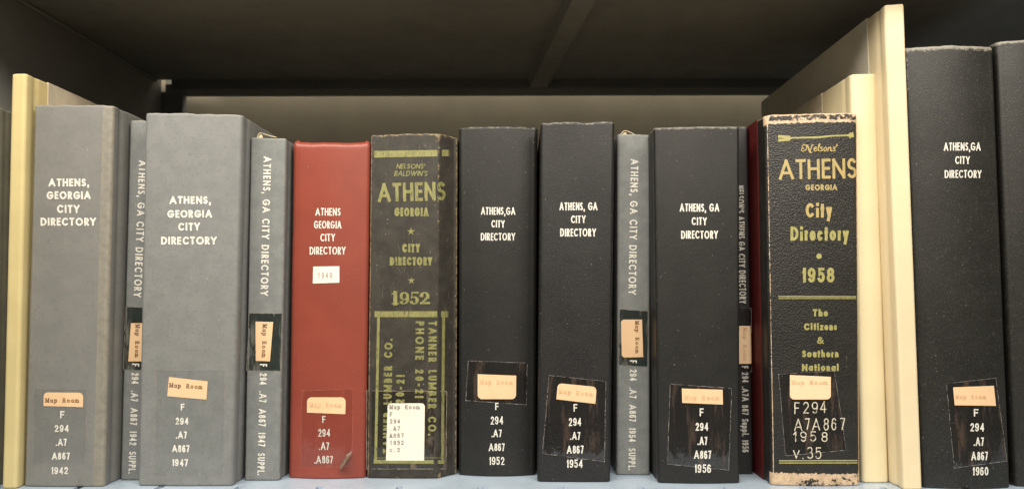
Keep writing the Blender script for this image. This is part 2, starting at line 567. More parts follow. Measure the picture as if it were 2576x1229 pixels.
    def build_pages(s):
        th = s.th + 0.0004
        H = min(s.HL, s.HR) - 0.0045
        z0 = 0.003
        y0 = s.Y0 + s.yprof(s.w / 2) + max(s.bulge, 0.001) + (s.bevR[1] if s.bevR else 0) + 0.006
        y1 = s.Y0 + s.depth - 0.004
        v = []
        for z in (z0, H):
            xl = lerp(s.XLb, s.XLt, z / s.HL) + th
            xr = lerp(s.XRb, s.XRt, z / s.HR) - th
            if xr - xl < 0.002:
                c = (xl + xr) / 2
                xl, xr = c - 0.001, c + 0.001
            v += [(xl, y0, z), (xr, y0, z), (xl, y1, z), (xr, y1, z)]
        f = [(0, 2, 3, 1), (4, 5, 7, 6), (0, 1, 5, 4), (2, 6, 7, 3), (0, 4, 6, 2), (1, 3, 7, 5)]
        link_mesh('page_block', v, f, M['pages'], s.root, s.base)

    def side_boards(s, mat, start, sides=(-1, 1), label=None):
        for sd in sides:
            v = []
            for z in (0.0006, 1.0):
                for y in (start, s.depth + 0.0004):
                    zz = z if z < 0.5 else (s.HL if sd < 0 else s.HR) + 0.0002
                    x = (s.XL(zz) if sd < 0 else s.XR(zz))
                    v += [(x + sd * 0.0005, s.Y0 + y, zz), (x - sd * 0.0010, s.Y0 + y, zz)]
            f = [(0, 1, 3, 2), (4, 6, 7, 5), (0, 4, 5, 1), (2, 3, 7, 6), (0, 2, 6, 4), (1, 5, 7, 3)]
            o = link_mesh('side_board', v, f, mat, s.root, s.base)
            if label:
                o['label'] = label

    # ---- things printed on or stuck to the spine
    def ribbons(s, name, strokes, mat, eps=0.00022, parent=None, label=None):
        """strokes: list of (points, widths, closed) in picture units"""
        V, F = [], []
        for si, (pts, wid, closed) in enumerate(strokes):
            e = eps + 0.000012 * (si % 7)
            v, f = ribbon(pts, wid, closed)
            o = len(V)
            V += [s.P(p[0], p[1], e) for p in v]
            F += [tuple(o + i for i in q) for q in f]
        par = parent or s.root
        b = s.base
        ob = link_mesh(name, V, F, mat, par, b)
        if label:
            ob['label'] = label
        return ob

    def patch(s, name, quad, mat, eps, rtop=0, rbot=0, rleft=0, nx=14, parent=None, edge=None, edge_w=1.0, wob=0.0, label=None):
        """a sheet stuck on the spine; quad = TL, TR, BR, BL corners"""
        TL, TR, BR, BL = [Vector(q) for q in quad]
        hgt = ((BL - TL).length + (BR - TR).length) / 2
        wid = ((TR - TL).length + (BR - BL).length) / 2
        vs = {0.0, 1.0}
        for i in range(1, 14):
            vs.add(i / 14)
        for rad, end in ((rtop, 0), (rbot, 1), (rleft, 0), (rleft, 1)):
            if rad:
                for i in range(1, 9):
                    q = (1 - math.cos(i / 8 * math.pi / 2)) * rad / hgt
                    vs.add(q if end == 0 else 1 - q)
        vs = sorted(vs)
        V, F = [], []

        def wb(a, k):
            return wob * noise.noise(Vector((a * 9 + k * 5.7, s.seed, k)))
        for v in vs:
            L = lerp(TL, BL, v)
            Rr = lerp(TR, BR, v)
            il = ir = 0.0
            for rad, d_ in ((rtop, v * hgt), (rbot, (1 - v) * hgt)):
                if rad and d_ < rad:
                    q = rad - math.sqrt(max(0, rad * rad - (rad - d_) ** 2))
                    il = max(il, q)
                    ir = max(ir, q)
            if rleft:
                for d_ in (v * hgt, (1 - v) * hgt):
                    if d_ < rleft:
                        il = max(il, rleft - math.sqrt(max(0, rleft ** 2 - (rleft - d_) ** 2)))
            for i in range(nx + 1):
                a = lerp(il / wid, 1 - ir / wid, i / nx)
                p = lerp(L, Rr, a)
                p = p + Vector((wb(v, 1) if i in (0, nx) else 0, wb(a, 2) if v in (0.0, 1.0) else 0))
                V.append(s.P(p.x, p.y, eps))
        n1 = nx + 1
        for k in range(len(vs) - 1):
            for i in range(nx):
                F.append((k * n1 + i, (k + 1) * n1 + i, (k + 1) * n1 + i + 1, k * n1 + i + 1))
        mats, fm = [mat], [0] * len(F)
        if edge:
            mats.append(edge)
            for (A, B) in ((TL, TR), (TR, BR), (BR, BL), (BL, TL)):
                n = 12
                pts = [lerp(A, B, i / n) + Vector((wob * noise.noise(Vector((i * 1.7, A.x, A.y))), wob * noise.noise(Vector((i * 1.7, A.y, 3))))) for i in range(n + 1)]
                v, f = ribbon(pts, [edge_w * (0.6 + 0.8 * random.random()) for _ in pts], False)
                o = len(V)
                V += [s.P(p[0], p[1], eps + 0.00005) for p in v]
                F += [tuple(o + i for i in q) for q in f]
                fm += [1] * len(f)
        par = parent or s.root
        ob = link_mesh(name, V, F, mats, par, s.base, fmat=fm)
        if label:
            ob['label'] = label
        return ob

    def text(s, name, lines, mat, eps=0.00022, parent=None, label=None):
        st = []
        for ln in lines:
            st += layout(**ln)
        return s.ribbons(name, st, mat, eps, parent, label)


# ------------------------------------------------------------------ lettering: a stroke alphabet
def E(cx, cy, rx, ry, a0, a1, n=None):
    n = n or max(4, int(abs(a1 - a0) / 18))
    return [(cx + rx * math.cos(R(a0 + (a1 - a0) * i / n)), cy + ry * math.sin(R(a0 + (a1 - a0) * i / n))) for i in range(n + 1)]


def O_(cx, cy, rx, ry):
    return ('c', E(cx, cy, rx, ry, 0, 360, 26)[:-1])


XH = 0.66
G = {
    'A': (.82, [[(0, 0), (.5, 1)], [(.5, 1), (1, 0)], [(.2, .3), (.8, .3)]]),
    'B': (.56, [[(0, 0), (0, 1), (.5, 1)] + E(.5, .76, .42, .24, 90, -90) + [(0, .52)], [(.5, .52)] + E(.5, .26, .5, .26, 90, -90) + [(0, 0)]]),
    'C': (.76, [E(.56, .5, .56, .5, 48, 312)]),
    'D': (.72, [('c', [(0, 0), (0, 1), (.35, 1)] + E(.35, .5, .65, .5, 90, -90))]),
    'E': (.48, [[(1, 1), (0, 1), (0, 0), (1, 0)], [(0, .52), (.9, .52)]]),
    'F': (.46, [[(1, 1), (0, 1), (0, 0)], [(0, .5), (.85, .5)]]),
    'G': (.84, [E(.52, .5, .52, .5, 45, 352) + [(1.0, .46), (.58, .46)]]),
    'H': (.66, [[(0, 0), (0, 1)], [(1, 0), (1, 1)], [(0, .52), (1, .52)]]),
    'I': (0, [[(.5, 0), (.5, 1)]]),
    'L': (.44, [[(0, 1), (0, 0), (1, 0)]]),
    'M': (.88, [[(0, 0), (0, 1)], [(0, 1), (.5, .1)], [(.5, .1), (1, 1)], [(1, 1), (1, 0)]]),
    'N': (.70, [[(0, 0), (0, 1)], [(0, 1), (1, 0)], [(1, 0), (1, 1)]]),
    'O': (.88, [O_(.5, .5, .5, .5)]),
    'P': (.52, [[(0, 0), (0, 1), (.45, 1)] + E(.45, .74, .55, .26, 90, -90) + [(0, .48)]]),
    'R': (.56, [[(0, 0), (0, 1), (.45, 1)] + E(.45, .74, .5, .26, 90, -90) + [(0, .48)], [(.42, .48), (1, 0)]]),
    'S': (.52, [E(.5, .75, .46, .25, 35, 270) + E(.5, .25, .5, .25, 90, -145)[1:]]),
    'T': (.56, [[(0, 1), (1, 1)], [(.5, 1), (.5, 0)]]),
    'U': (.62, [[(0, 1), (0, .35)] + E(.5, .35, .5, .35, 180, 360)[1:] + [(1, 1)]]),
    'W': (1.1, [[(0, 1), (.27, 0)], [(.27, 0), (.5, .9)], [(.5, .9), (.73, 0)], [(.73, 0), (1, 1)]]),
    'Y': (.70, [[(0, 1), (.5, .48)], [(1, 1), (.5, .48)], [(.5, .5), (.5, 0)]]),
    '0': (.52, [O_(.5, .5, .5, .5)]),
    '1': (.24, [[(0, .76), (1, 1)], [(1, 1), (1, 0)]]),
    '2': (.50, [E(.5, .72, .47, .28, 168, -30) + [(0, 0), (1, 0)]]),
    '3': (.50, [E(.45, .76, .42, .24, 150, -90) + E(.45, .27, .52, .27, 85, -150)[1:]]),
    '4': (.54, [[(.76, 0), (.76, 1)], [(.76, 1), (0, .28)], [(0, .28), (1, .28)]]),
    '5': (.50, [[(.9, 1), (.14, 1), (.08, .54)] + E(.48, .33, .52, .33, 132, -150)]),
    '6': (.52, [E(.52, .74, .44, .26, 30, 175) + [(0.02, .35)], O_(.5, .3, .5, .3)]),
    '7': (.48, [[(0, 1), (1, 1)], [(1, 1), (.36, 0)]]),
    '8': (.52, [O_(.5, .76, .44, .24), O_(.5, .27, .5, .27)]),
    '9': (.52, [E(.48, .26, .44, .26, 210, 355) + [(.98, .65)], O_(.5, .7, .5, .3)]),
    ',': (0, [[(.5, .02), (-.4, -.22)]]),
    '.': (0, [[(.5, 0), (.5, .03)]]),
    "'": (0, [[(.5, 1), (.3, .72)]]),
    '-': (.34, [[(0, .42), (1, .42)]]),
    '&': (.70, [[(1, 0), (.22, .66)] + E(.45, .80, .25, .2, 215, -35) + [(.25, .48)] + E(.38, .25, .36, .25, 130, 330) + [(.98, .48)]]),
    'a': (.56, [O_(.46, .33, .46, .33), [(.98, XH), (.98, 0)]]),
    'c': (.48, [E(.55, .33, .55, .33, 48, 312)]),
    'e': (.54, [[(.03, .34), (1, .34)] + E(.5, .33, .5, .33, 5, 315)]),
    'h': (.48, [[(0, 0), (0, 1.06)], [(0, .36)] + E(.5, .38, .5, .28, 165, 0) + [(1, 0)]]),
    'i': (0, [[(.5, 0), (.5, .585)], [(.5, .99), (.5, 1.03)]]),
    'l': (0, [[(.5, 0), (.5, 1.06)]]),
    'm': (.80, [[(0, 0), (0, XH)], E(.25, .42, .25, .24, 165, 0) + [(.5, 0)], E(.75, .42, .25, .24, 165, 0) + [(1, 0)]]),
    'n': (.46, [[(0, 0), (0, XH)], [(0, .36)] + E(.5, .38, .5, .28, 165, 0) + [(1, 0)]]),
    'o': (.58, [O_(.5, .33, .5, .33)]),
    'p': (.56, [[(0, -.32), (0, XH)], O_(.54, .33, .46, .33)]),
    'r': (.30, [[(0, 0), (0, XH)], [(0, .36)] + E(.62, .40, .6, .26, 165, 60)]),
    's': (.38, [E(.5, .49, .46, .17, 35, 270) + E(.5, .17, .5, .17, 90, -145)[1:]]),
    't': (.34, [[(.5, 0), (.5, .95)], [(0, .64), (1, .64)]]),
    'u': (.46, [[(0, XH), (0, .28)] + E(.5, .28, .5, .28, 180, 360)[1:] + [(1, XH)], [(1, .3), (1, 0)]]),
    'v': (.52, [[(0, XH), (.5, 0)], [(.5, 0), (1, XH)]]),
    'y': (.54, [[(0, XH), (.5, .03)], [(1, XH), (.28, -.34)]]),
    'z': (.44, [[(0, XH), (1, XH)], [(1, XH), (0, 0)], [(0, 0), (1, 0)]]),
}


def serif(*xy):
    return [[(x - .18, y), (x + .18, y)] for x, y in xy]


KO = {'A': [(0, 0), (1, 0)], 'M': [(0, 0), (1, 0), (-.05, 1), (1.05, 1)], 'F': [(0.02, 0)], 'R': [(0, 0), (1, 0)], 'p': [(0, -.32), (-.1, XH)],
      'm': [(0, 0), (.5, 0), (1, 0)], '1': [(1, 0), (.72, 0)], 'a': [(1, 0)]}
KW = {'1': .3, 'M': .8, 'm': .85, '.': .0}


def layout(txt, p0, p1, cap, sw, up=None, shear=0.0, mono=False, jit=0.0, gap=0.13, fit=True, spc=0.34, bold=None):
    """strokes for one line of lettering running from p0 to p1 on its base line"""
    p0, p1 = Vector(p0), Vector(p1)
    ex = (p1 - p0)
    L = ex.length
    ex.normalize()
    ey = Vector((ex.y, -ex.x))
    hs = sw / 2
    if not mono and not jit:
        jit = 0.3
    out = []
    cells = []
    if mono:
        pitch = L / (len(txt) - 0.25)
        for i, ch in enumerate(txt):
            if ch == ' ':
                continue
            gw = max(G[ch][0] * cap * 0, sw, KW.get(ch, 0.66) * pitch)
            cells.append((ch, i * pitch + (pitch * .78 - gw) / 2, gw))
    else:
        tot = 0
        items = []
        for i, ch in enumerate(txt):
            if ch == ' ':
                items.append((ch, spc * cap))
            else:
                items.append((ch, max(G[ch][0] * cap, sw)))
        fixed = sum(w for c, w in items if c != ' ' and G[c][0] == 0)
        var = sum(w for c, w in items if c == ' ' or G[c][0] != 0) + gap * cap * (len(items) - 1)
        k = (L - fixed) / var if fit else 1.0
        x = 0
        for c, w in items:
            ww = w if (c != ' ' and G[c][0] == 0) else w * k
            if c != ' ':
                cells.append((c, x, ww))
            x += ww + gap * cap * k
    for ch, x, gw in cells:
        strokes = list(G[ch][1])
        if mono and ch in KO:
            strokes += serif(*KO[ch])
        jx, jy = random.uniform(-jit, jit), random.uniform(-jit, jit)
        for st in strokes:
            closed = isinstance(st, tuple)
            pts = st[1] if closed else st
            q = []
            for (a, b) in pts:
                X = hs + a * (gw - 2 * hs)
                Yb = hs + b * (cap - 2 * hs)
                X = x + X + shear * Yb + jx
                Yb += jy
                if jit:
                    X += jit * .6 * noise.noise(Vector((X * .11, Yb * .11, len(out) * .37)))
                    Yb += jit * .6 * noise.noise(Vector((X * .11, Yb * .11, 9 + len(out) * .37)))
                p = p0 + ex * X + ey * Yb
                q.append(p)
            out.append((q, [sw] * len(q), closed))
    return out


def ribbon(pts, wid, closed):
    """a flat band of the given widths along a poly-line, square ends"""
    P = [Vector((p[0], p[1])) for p in pts]
    Wd = list(wid)
    if not closed:
        if len(P) >= 2:
            d0 = (P[1] - P[0]).normalized()
            d1 = (P[-1] - P[-2]).normalized()
            P[0] = P[0] - d0 * Wd[0] * .5
            P[-1] = P[-1] + d1 * Wd[-1] * .5
    # long straight runs get extra points so the band follows the curved spine
    Q, Wq = [], []
    n = len(P)
    for i in range(n if closed else n - 1):
        a, b = P[i], P[(i + 1) % n]
        m = max(1, int((b - a).length / 14))
        for k in range(m):
            Q.append(lerp(a, b, k / m))
            Wq.append(lerp(Wd[i], Wd[(i + 1) % n], k / m))
    if not closed:
        Q.append(P[-1])
        Wq.append(Wd[-1])
    n = len(Q)
    V, F = [], []
    for i in range(n):
        if closed:
            a, b = Q[i - 1], Q[(i + 1) % n]
        else:
            a, b = Q[max(0, i - 1)], Q[min(n - 1, i + 1)]
        c = Q[i]
        t1 = (c - a).normalized() if (c - a).length > 1e-9 else (b - c).normalized()
        t2 = (b - c).normalized() if (b - c).length > 1e-9 else t1
        t = (t1 + t2)
        t = t.normalized() if t.length > 1e-6 else t1
        nn = Vector((-t.y, t.x))
        cs = max(0.62, abs(nn.dot(Vector((-t1.y, t1.x)))))
        h = Wq[i] * .5 / cs
        V += [c + nn * h, c - nn * h]
    for i in range(n if closed else n - 1):
        a, b = 2 * i, 2 * ((i + 1) % n)
        F.append((a, a + 1, b + 1, b))
    return V, F


def H(txt, x0, x1, top, base, sw=4.0, dy=0.0, **k):
    sw *= 1.14 if sw >= 3.9 else (0.92 if not k.get('mono') else 1.15)
    return dict(txt=txt, p0=(x0, base - dy / 2), p1=(x1, base + dy / 2), cap=base - top, sw=sw, **k)


def D(txt, xb0, xb1, y0, y1, cap, sw=3.6, **k):            # reads downwards, letter tops to the right
    sw *= 0.98 if not k.get('mono') else 1.15
    return dict(txt=txt, p0=(xb0, y0), p1=(xb1, y1), cap=cap, sw=sw, **k)


# ================================================================== the shelving bay
ZU = 0.383
SB = Vector((0, 0.15, 0))
bay = thing('bookcase', SB, 'metal library shelving bay, its shade put into the paint, with a pale blue grey shelf carrying the row of books', 'bookcase')


def shelf_board():
    x0, x1, y0, y1, t = -0.56, 0.60, -0.075, 0.335, 0.018
    slots = []
    for px in (-220, -17, 186, 389, 591, 794, 996, 1200, 1402, 1604, 1808, 2012, 2214, 2417, 2620):
        slots.append(ground(px + 8, 1227).x)
    sy1 = ground(1400, 1222.6).y
    sy0 = sy1 - 0.026
    hw = 0.0024
    bm = bmesh.new()

    def quad(a, b, c, d):
        bm.faces.new([bm.verts.new(p) for p in (a, b, c, d)])

    def top(xa, xb, ya, yb, z=0.0):
        quad((xa, ya, z), (xb, ya, z), (xb, yb, z), (xa, yb, z))
    top(x0, x1, y0, sy0)
    top(x0, x1, sy1, y1)
    xs = [x0] + [v for s_ in slots for v in (s_ - hw, s_ + hw)] + [x1]
    for i in range(0, len(xs), 2):
        top(xs[i], xs[i + 1], sy0, sy1)
    for s_ in slots:
        a, b = s_ - hw, s_ + hw
        quad((a, sy0, -t), (a, sy1, -t), (a, sy1, 0), (a, sy0, 0))
        quad((b, sy1, -t), (b, sy0, -t), (b, sy0, 0), (b, sy1, 0))
        quad((a, sy1, -t), (b, sy1, -t), (b, sy1, 0), (a, sy1, 0))
        quad((b, sy0, -t), (a, sy0, -t), (a, sy0, 0), (b, sy0, 0))
        quad((a, sy0, -t + .0005), (b, sy0, -t + .0005), (b, sy1, -t + .0005), (a, sy1, -t + .0005))
    quad((x0, y0, -t), (x1, y0, -t), (x1, y0, 0), (x0, y0, 0))
    quad((x1, y1, -t), (x0, y1, -t), (x0, y1, 0), (x1, y1, 0))
    quad((x0, y1, -t), (x0, y0, -t), (x0, y0, 0), (x0, y1, 0))
    quad((x1, y0, -t), (x1, y1, -t), (x1, y1, 0), (x1, y0, 0))
    quad((x0, y0, -t), (x0, y1, -t), (x1, y1, -t), (x1, y0, -t))
    bmesh.ops.remove_doubles(bm, verts=bm.verts[:], dist=1e-6)
    bmesh.ops.recalc_face_normals(bm, faces=bm.faces[:])
    for v in bm.verts:
        v.co -= SB
    me = bpy.data.meshes.new('shelf_board')
    bm.to_mesh(me)
    bm.free()
    me.materials.append(M['shelf'])
    o = bpy.data.objects.new('shelf_board', me)
    COL.objects.link(o)
    o.parent = bay
    o['label'] = 'pale blue grey painted shelf with a row of narrow slots'


shelf_board()
XP = -0.418                                                # inner face of the side panel
bevel_box('upper_shelf', XP + 0.001, 0.62, -0.05, 0.326, ZU, ZU + 0.02, M['dark'], bay, SB)
bevel_box('shelf_lip', XP + 0.0165, 0.62, 0.326, 0.331, ZU - 0.0100, ZU + 0.019, M['darker'], bay, SB)
bevel_box('rear_rail', XP + 0.025, 0.62, 0.343, 0.349, ZU - 0.0136, ZU + 0.019, M['dark'], bay, SB)
bevel_box('side_panel', XP - 0.004, XP, -0.12, 0.394, -0.02, ZU + 0.02, M['dark'], bay, SB)
bevel_box('back_panel', XP - 0.003, 0.62, 0.395, 0.399, -0.02, ZU + 0.30, M['panel'], bay, SB)
bevel_box('back_post', XP + 0.0005, XP + 0.0245, 0.340, 0.352, -0.02, ZU - 0.0005, M['darker'], bay, SB, 0.001)
bevel_box('end_panel', 0.62, 0.624, -0.12, 0.40, -0.02, ZU + 0.30, M['dark'], bay, SB)
# hat-shaped stiffener under the upper shelf
xa0, xa1, xb0, xb1 = 0.030, 0.066, 0.012, 0.046
sec = [(-0.006, 0.0), (0.0, 0.0), (0.003, -0.009), (0.022, -0.009), (0.030, 0.0), (0.039, 0.0)]
V, F = [], []
for y, xo in ((-0.09, 0.058), (0.3255, 0.010)):
    for (x, z) in sec:
        V.append((xo + x, y, ZU - 0.0004 + z))
    for (x, z) in reversed(sec):
        V.append((xo + x, y, ZU - 0.0002 + z + (0.0008 if z else 0)))
n = len(sec) * 2
for i in range(n):
    F.append((i, (i + 1) % n, n + (i + 1) % n, n + i))
link_mesh('stiffener_rib', V, F, M['dark'], bay, SB)
# strip and bead added as the light leak in the top left rear corner
p = at(395, 178, 0.322)
V, F = box_vf(p.x + 0.0005, p.x + 0.0052, 0.3325, 0.3333, ZU - 0.0118, ZU + 0.004)
link_mesh('light_leak_strip', V, F, M['leak'], bay, SB)
bevel_box('corner_seam', XP + 0.0003, XP + 0.0035, -0.049, 0.322, ZU - 0.0035, ZU - 0.0003, M['dark'], bay, SB, 0.0012)
p = at(383, 184, 0.318)  # pale bead standing in for light through the screw hole
bm = bmesh.new()
bmesh.ops.create_uvsphere(bm, u_segments=14, v_segments=8, radius=0.0026)
for v in bm.verts:
    v.co = Vector((v.co.x * 0.8, v.co.y * 0.5, v.co.z * 1.25)) + p - SB
me = bpy.data.meshes.new('lit_hole_bead')
bm.to_mesh(me)
bm.free()
me.materials.append(M['tab'])
o = bpy.data.objects.new('lit_hole_bead', me)
COL.objects.link(o)
o.parent = bay

# ================================================================== the books, left to right


def edge_wear(a_l=0.0, a_r=0.0, wl=0.02, wr=0.02, top=0.0, bot=0.0, lo=0.0):
    def fn(u, y, z, H_, sd):
        v = lo
        if sd == 0:
            v = max(v, a_l * math.exp(-(u / wl) ** 2), a_r * math.exp(-((1 - u) / wr) ** 2))
        if top:
            v = max(v, top * math.exp(-((H_ - z) / 0.004) ** 2))
        if bot:
            v = max(v, bot * math.exp(-(z / 0.004) ** 2))
        return v
    return fn


# far left, only its side shows
b = Book('book', 'olive grey book at the far left edge, only its side board in view', -140, -8, -152, -26, 268, 268, 1229, M['olive'],
         depth=0.2, seed=1)

b = Book('book', 'thin straw yellow cloth book with beige side board, left of the 1942 grey directory', 28, 66, 3, 41, 185, 184, 1228, M['yellow'],
         depth=0.25, r=0.0025, seed=2, wear=edge_wear(.4, .5, .06, .06, .5, .5), topamp=.0003)
b.side_boards(M['beige_board'], 0.026, label='beige paper side board')


def w42(u, y, z, H_, sd):
    v = 0.0
    if sd == 0:
        v = 0.50 * math.exp(-((u - .055) / .012) ** 2) + 0.25 * sstep(.09, .0, u)
        v = max(v, 0.66 * sstep(.868, .880, u) * (0.90 + 0.1 * math.exp(-((u - .985) / .02) ** 2) + .16 * math.exp(-((u - .885) / .008) ** 2)))
        v = max(v, 0.95 * math.exp(-((u - .93) / .07) ** 2 - (z / .007) ** 2), 0.8 * math.exp(-(u / .05) ** 2 - ((H_ - z) / .008) ** 2))
    return v


b = Book('book', 'thick warm grey directory numbered 1942 with worn paler right spine edge', 83, 283, 56, 258, 263, 264, 1224, M['grey_a'],
         depth=0.2, r=0.003, bulge=0.0012, seed=3, wear=w42, topamp=.0006)
b.text('title_lettering', [H('ATHENS,', 122.5, 224.5, 449, 469), H('GEORGIA', 118, 228.5, 481, 501), H('CITY', 144, 201, 515, 535.5), H('DIRECTORY', 102.5, 242, 547.5, 567.5)], M['white'])
b.text('call_number_lettering', [H('F', 152, 163, 1032.5, 1050.5, 3.6), H('294', 138, 173.5, 1067.5, 1085.3, 3.6), H('.A7', 140.5, 168, 1102, 1120, 3.6), H('A867', 131, 175.6, 1136.7, 1154.7, 3.6), H('1942', 130, 172, 1173, 1191, 3.6)], M['white'])
lab = b.patch('paper_label', [(110.5, 985.5), (210, 986.5), (209.5, 1023), (110, 1020)], M['peach'], 0.0003, rtop=11)
b.text('label_lettering', [H('Map Room', 115.6, 198, 1000, 1011, 1.5, mono=True)], M['type_br'], 0.00042, lab)
b.patch('clear_tape', [(88, 977), (219, 980), (216, 1168), (84, 1163)], M['tape_g'], 0.0001, edge=M['tape_edge_w'], edge_w=.5)

b = Book('book', 'narrow grey supplement numbered 1942 half hidden behind the thick 1947 directory', 327, 398, 302, 376, 303, 303, 1207, M['grey_c'],
         depth=0.19, r=0.002, seed=4, wear=edge_wear(.45, .45, .05, .05, .4, .4), topamp=.0004)
b.text('title_lettering', [D('ATHENS, GA CITY DIRECTORY', 350.5, 336.5, 403, 747, 19.5, 3.6, gap=.2, spc=.4)], M['white'])
b.text('call_number_lettering', [D('F 294 .A7 A867 1942 SUPPL.', 332.5, 323.5, 913, 1189, 18, 3.2, gap=.16, spc=.75)], M['white'])
lab = b.patch('paper_label', [(330, 812), (372, 812), (366, 908), (323, 908)], M['peach'], 0.0003)
b.text('label_lettering', [D('Map Room', 341.5, 340, 815, 896, 11, 1.5, mono=True)], M['type_br'], 0.00042, lab)
b.patch('clear_tape', [(316, 771), (385, 774), (378, 931), (310, 928)], M['tape_d'], 0.0001, edge=M['tape_edge_w'], edge_w=.7, wob=1)


def w47(u, y, z, H_, sd):
    v = 0.0
    if sd == 0:
        v = 0.36 * math.exp(-((u - .022) / .014) ** 2)
        v = max(v, 0.44 * math.exp(-((u - .985) / .016) ** 2), .40 * math.exp(-((u - .885) / .004) ** 2) * sstep(.24, .18, z))
        v = max(v, 0.9 * math.exp(-(u / .03) ** 2 - (z / .004) ** 2), .5 * math.exp(-(z / .0018) ** 2), .5 * math.exp(-((H_ - z) / .0018) ** 2))
    return v


b = Book('book', 'thick mottled grey directory numbered 1947 between two narrow grey supplements', 363, 609, 344, 583, 283, 288, 1222, M['grey_b'],
         depth=0.21, r=0.003, bulge=0.001, seed=5, wear=w47, topamp=.0005)
b.text('title_lettering', [H('ATHENS,', 426.5, 530.5, 493.5, 513), H('GEORGIA', 421.5, 533.5, 528, 547.5), H('CITY', 449, 503.5, 560, 580), H('DIRECTORY', 405.5, 546, 595, 615)], M['white'])
b.text('call_number_lettering', [H('F', 455, 464.5, 1014, 1031, 3.6), H('294', 442, 474.6, 1049, 1066.6, 3.6), H('.A7', 443, 470.6, 1083.5, 1101.6, 3.6), H('A867', 433, 477, 1117.7, 1135.8, 3.6), H('1947', 434, 473, 1153, 1171, 3.6)], M['white'])
lab = b.patch('paper_label', [(425.5, 947), (523, 958), (519.7, 1004), (421, 995.4)], M['peach'], 0.0003)
b.text('label_lettering', [H('Map Room', 427, 508, 964, 975, 1.5, dy=4.5, mono=True)], M['type_br'], 0.00042, lab)
b.patch('clear_tape', [(394, 930), (566, 931), (562, 1195), (388, 1190)], M['tape_g'], 0.0001, edge=M['tape_edge_w'], edge_w=.6)


def loop(bk, pts, fill, name='torn_spine_lining'):
    """bent scrap of lining sticking up at the head of the spine"""
    V, F = [], []
    th = 1.6
    P_ = [Vector(p_) for p_ in pts]
    for i, c in enumerate(P_):
        a, d_ = P_[max(0, i - 1)], P_[min(len(P_) - 1, i + 1)]
        t = (d_ - a).normalized()
        nn = Vector((-t.y, t.x)) * th
        for q in (c + nn * .5, c - nn * .5):
            for dy in (0.003, 0.010):
                v = at(q.x, q.y, bk.Y0 + dy)
                V.append((v.x, v.y, v.z))
    for i in range(len(P_) - 1):
        o_ = 4 * i
        for a, d_ in ((0, 1), (1, 3), (3, 2), (2, 0)):
            F.append((o_ + a, o_ + d_, o_ + 4 + d_, o_ + 4 + a))
    F += [(0, 2, 3, 1), (4 * len(P_) - 4, 4 * len(P_) - 3, 4 * len(P_) - 1, 4 * len(P_) - 2)]
    o_ = len(V)
    for dy in (0.004, 0.006):
        for q in fill:
            V.append(tuple(at(q[0], q[1], bk.Y0 + dy)))
    n_ = len(fill)
    F.append(tuple(o_ + i for i in reversed(range(n_))))
    F.append(tuple(o_ + n_ + i for i in range(n_)))
    for i in range(n_):
        F.append((o_ + i, o_ + (i + 1) % n_, o_ + n_ + (i + 1) % n_, o_ + n_ + i))
    link_mesh(name, V, F, M['lining'], bk.root, bk.base)


b = Book('book', 'narrow blue grey supplement numbered 1947 beside the red directory', 631, 719, 615, 702, 346, 348, 1208, M['grey_c'],
         depth=0.19, r=0.0016, seed=6, wear=edge_wear(.47, .52, .09, .07, .5, .5, .05), topamp=.0005, bevR=(.93, .003))
b.text('title_lettering', [D('ATHENS, GA CITY DIRECTORY', 663.5, 655.5, 393.5, 743, 19, 3.7, gap=.2, spc=.4)], M['white'])
b.text('call_number_lettering', [D('F 294 .A7 A867 1947 SUPPL.', 654.5, 647.5, 914, 1193.5, 18, 3.2, gap=.16, spc=.75)], M['white'])
lab = b.patch('paper_label', [(643, 808), (687.5, 809), (679.4, 907.7), (643.6, 906.5)], M['peach'], 0.0003)
b.text('label_lettering', [D('Map Room', 661, 659, 815, 896, 11.5, 1.5, mono=True)], M['type_br'], 0.00042, lab)
b.patch('clear_tape', [(627, 787), (710, 788), (706, 932), (620, 931)], M['tape_d'], 0.0001, edge=M['tape_edge_w'], edge_w=.7, wob=.8)
kx = lambda cx, cy: ((950 + cx / 6.143) * .6389, (480 + cy / 6.143) * .6389)
loop(b, [kx(*q) for q in ((385, 385), (405, 320), (435, 278), (490, 264), (560, 292), (700, 335), (860, 372))], [kx(*q) for q in ((392, 385), (430, 310), (470, 290), (505, 315), (520, 385))])

def red_top(u, z):
    return 0.0


b = Book('book', 'red leatherette directory with small white 1949 sticker on its spine', 733, 929, 721, 917, 348.5, 349.5, 1204, M['red'],
         depth=0.21, r=0.004, bulge=0.0042, seed=7, rr=0.0042, dip=0.0022, disp=.0004, topamp=.0003, wear=edge_wear(.3, .3, .02, .02, .55, .5))
b.text('title_lettering', [H('ATHENS', 793.5, 857, 523, 542, 3), H('GEORGIA', 790, 859, 555.5, 574.5, 3), H('CITY', 806, 843, 587.5, 606.5, 3), H('DIRECTORY', 779, 869.5, 620.5, 639.7, 3)], M['white'])
lab = b.patch('year_label', [(788, 670), (854, 669), (854, 710.5), (787, 712.5)], M['wpaper'], 0.0003)
b.text('label_lettering', [H('1949', 798.5, 836, 684.5, 699, 1.6, mono=True)], M['type_pale'], 0.00042, lab)
b.text('call_number_lettering', [H('F', 811, 819.5, 1045, 1062.6, 3), H('294', 800.6, 830.7, 1077.5, 1096.8, 3), H('.A7', 802.6, 828, 1111, 1130, 3), H('.A867', 791, 837.6, 1145, 1164, 3)], M['white_b'])
lab = b.patch('paper_label', [(773, 998), (870, 998), (869, 1040.5), (772.4, 1036.5)], M['peach'], 0.0003, rtop=11)
b.text('label_lettering', [H('Map Room', 779, 858, 1012, 1023, 1.4, mono=True)], M['type_fade'], 0.00042, lab)
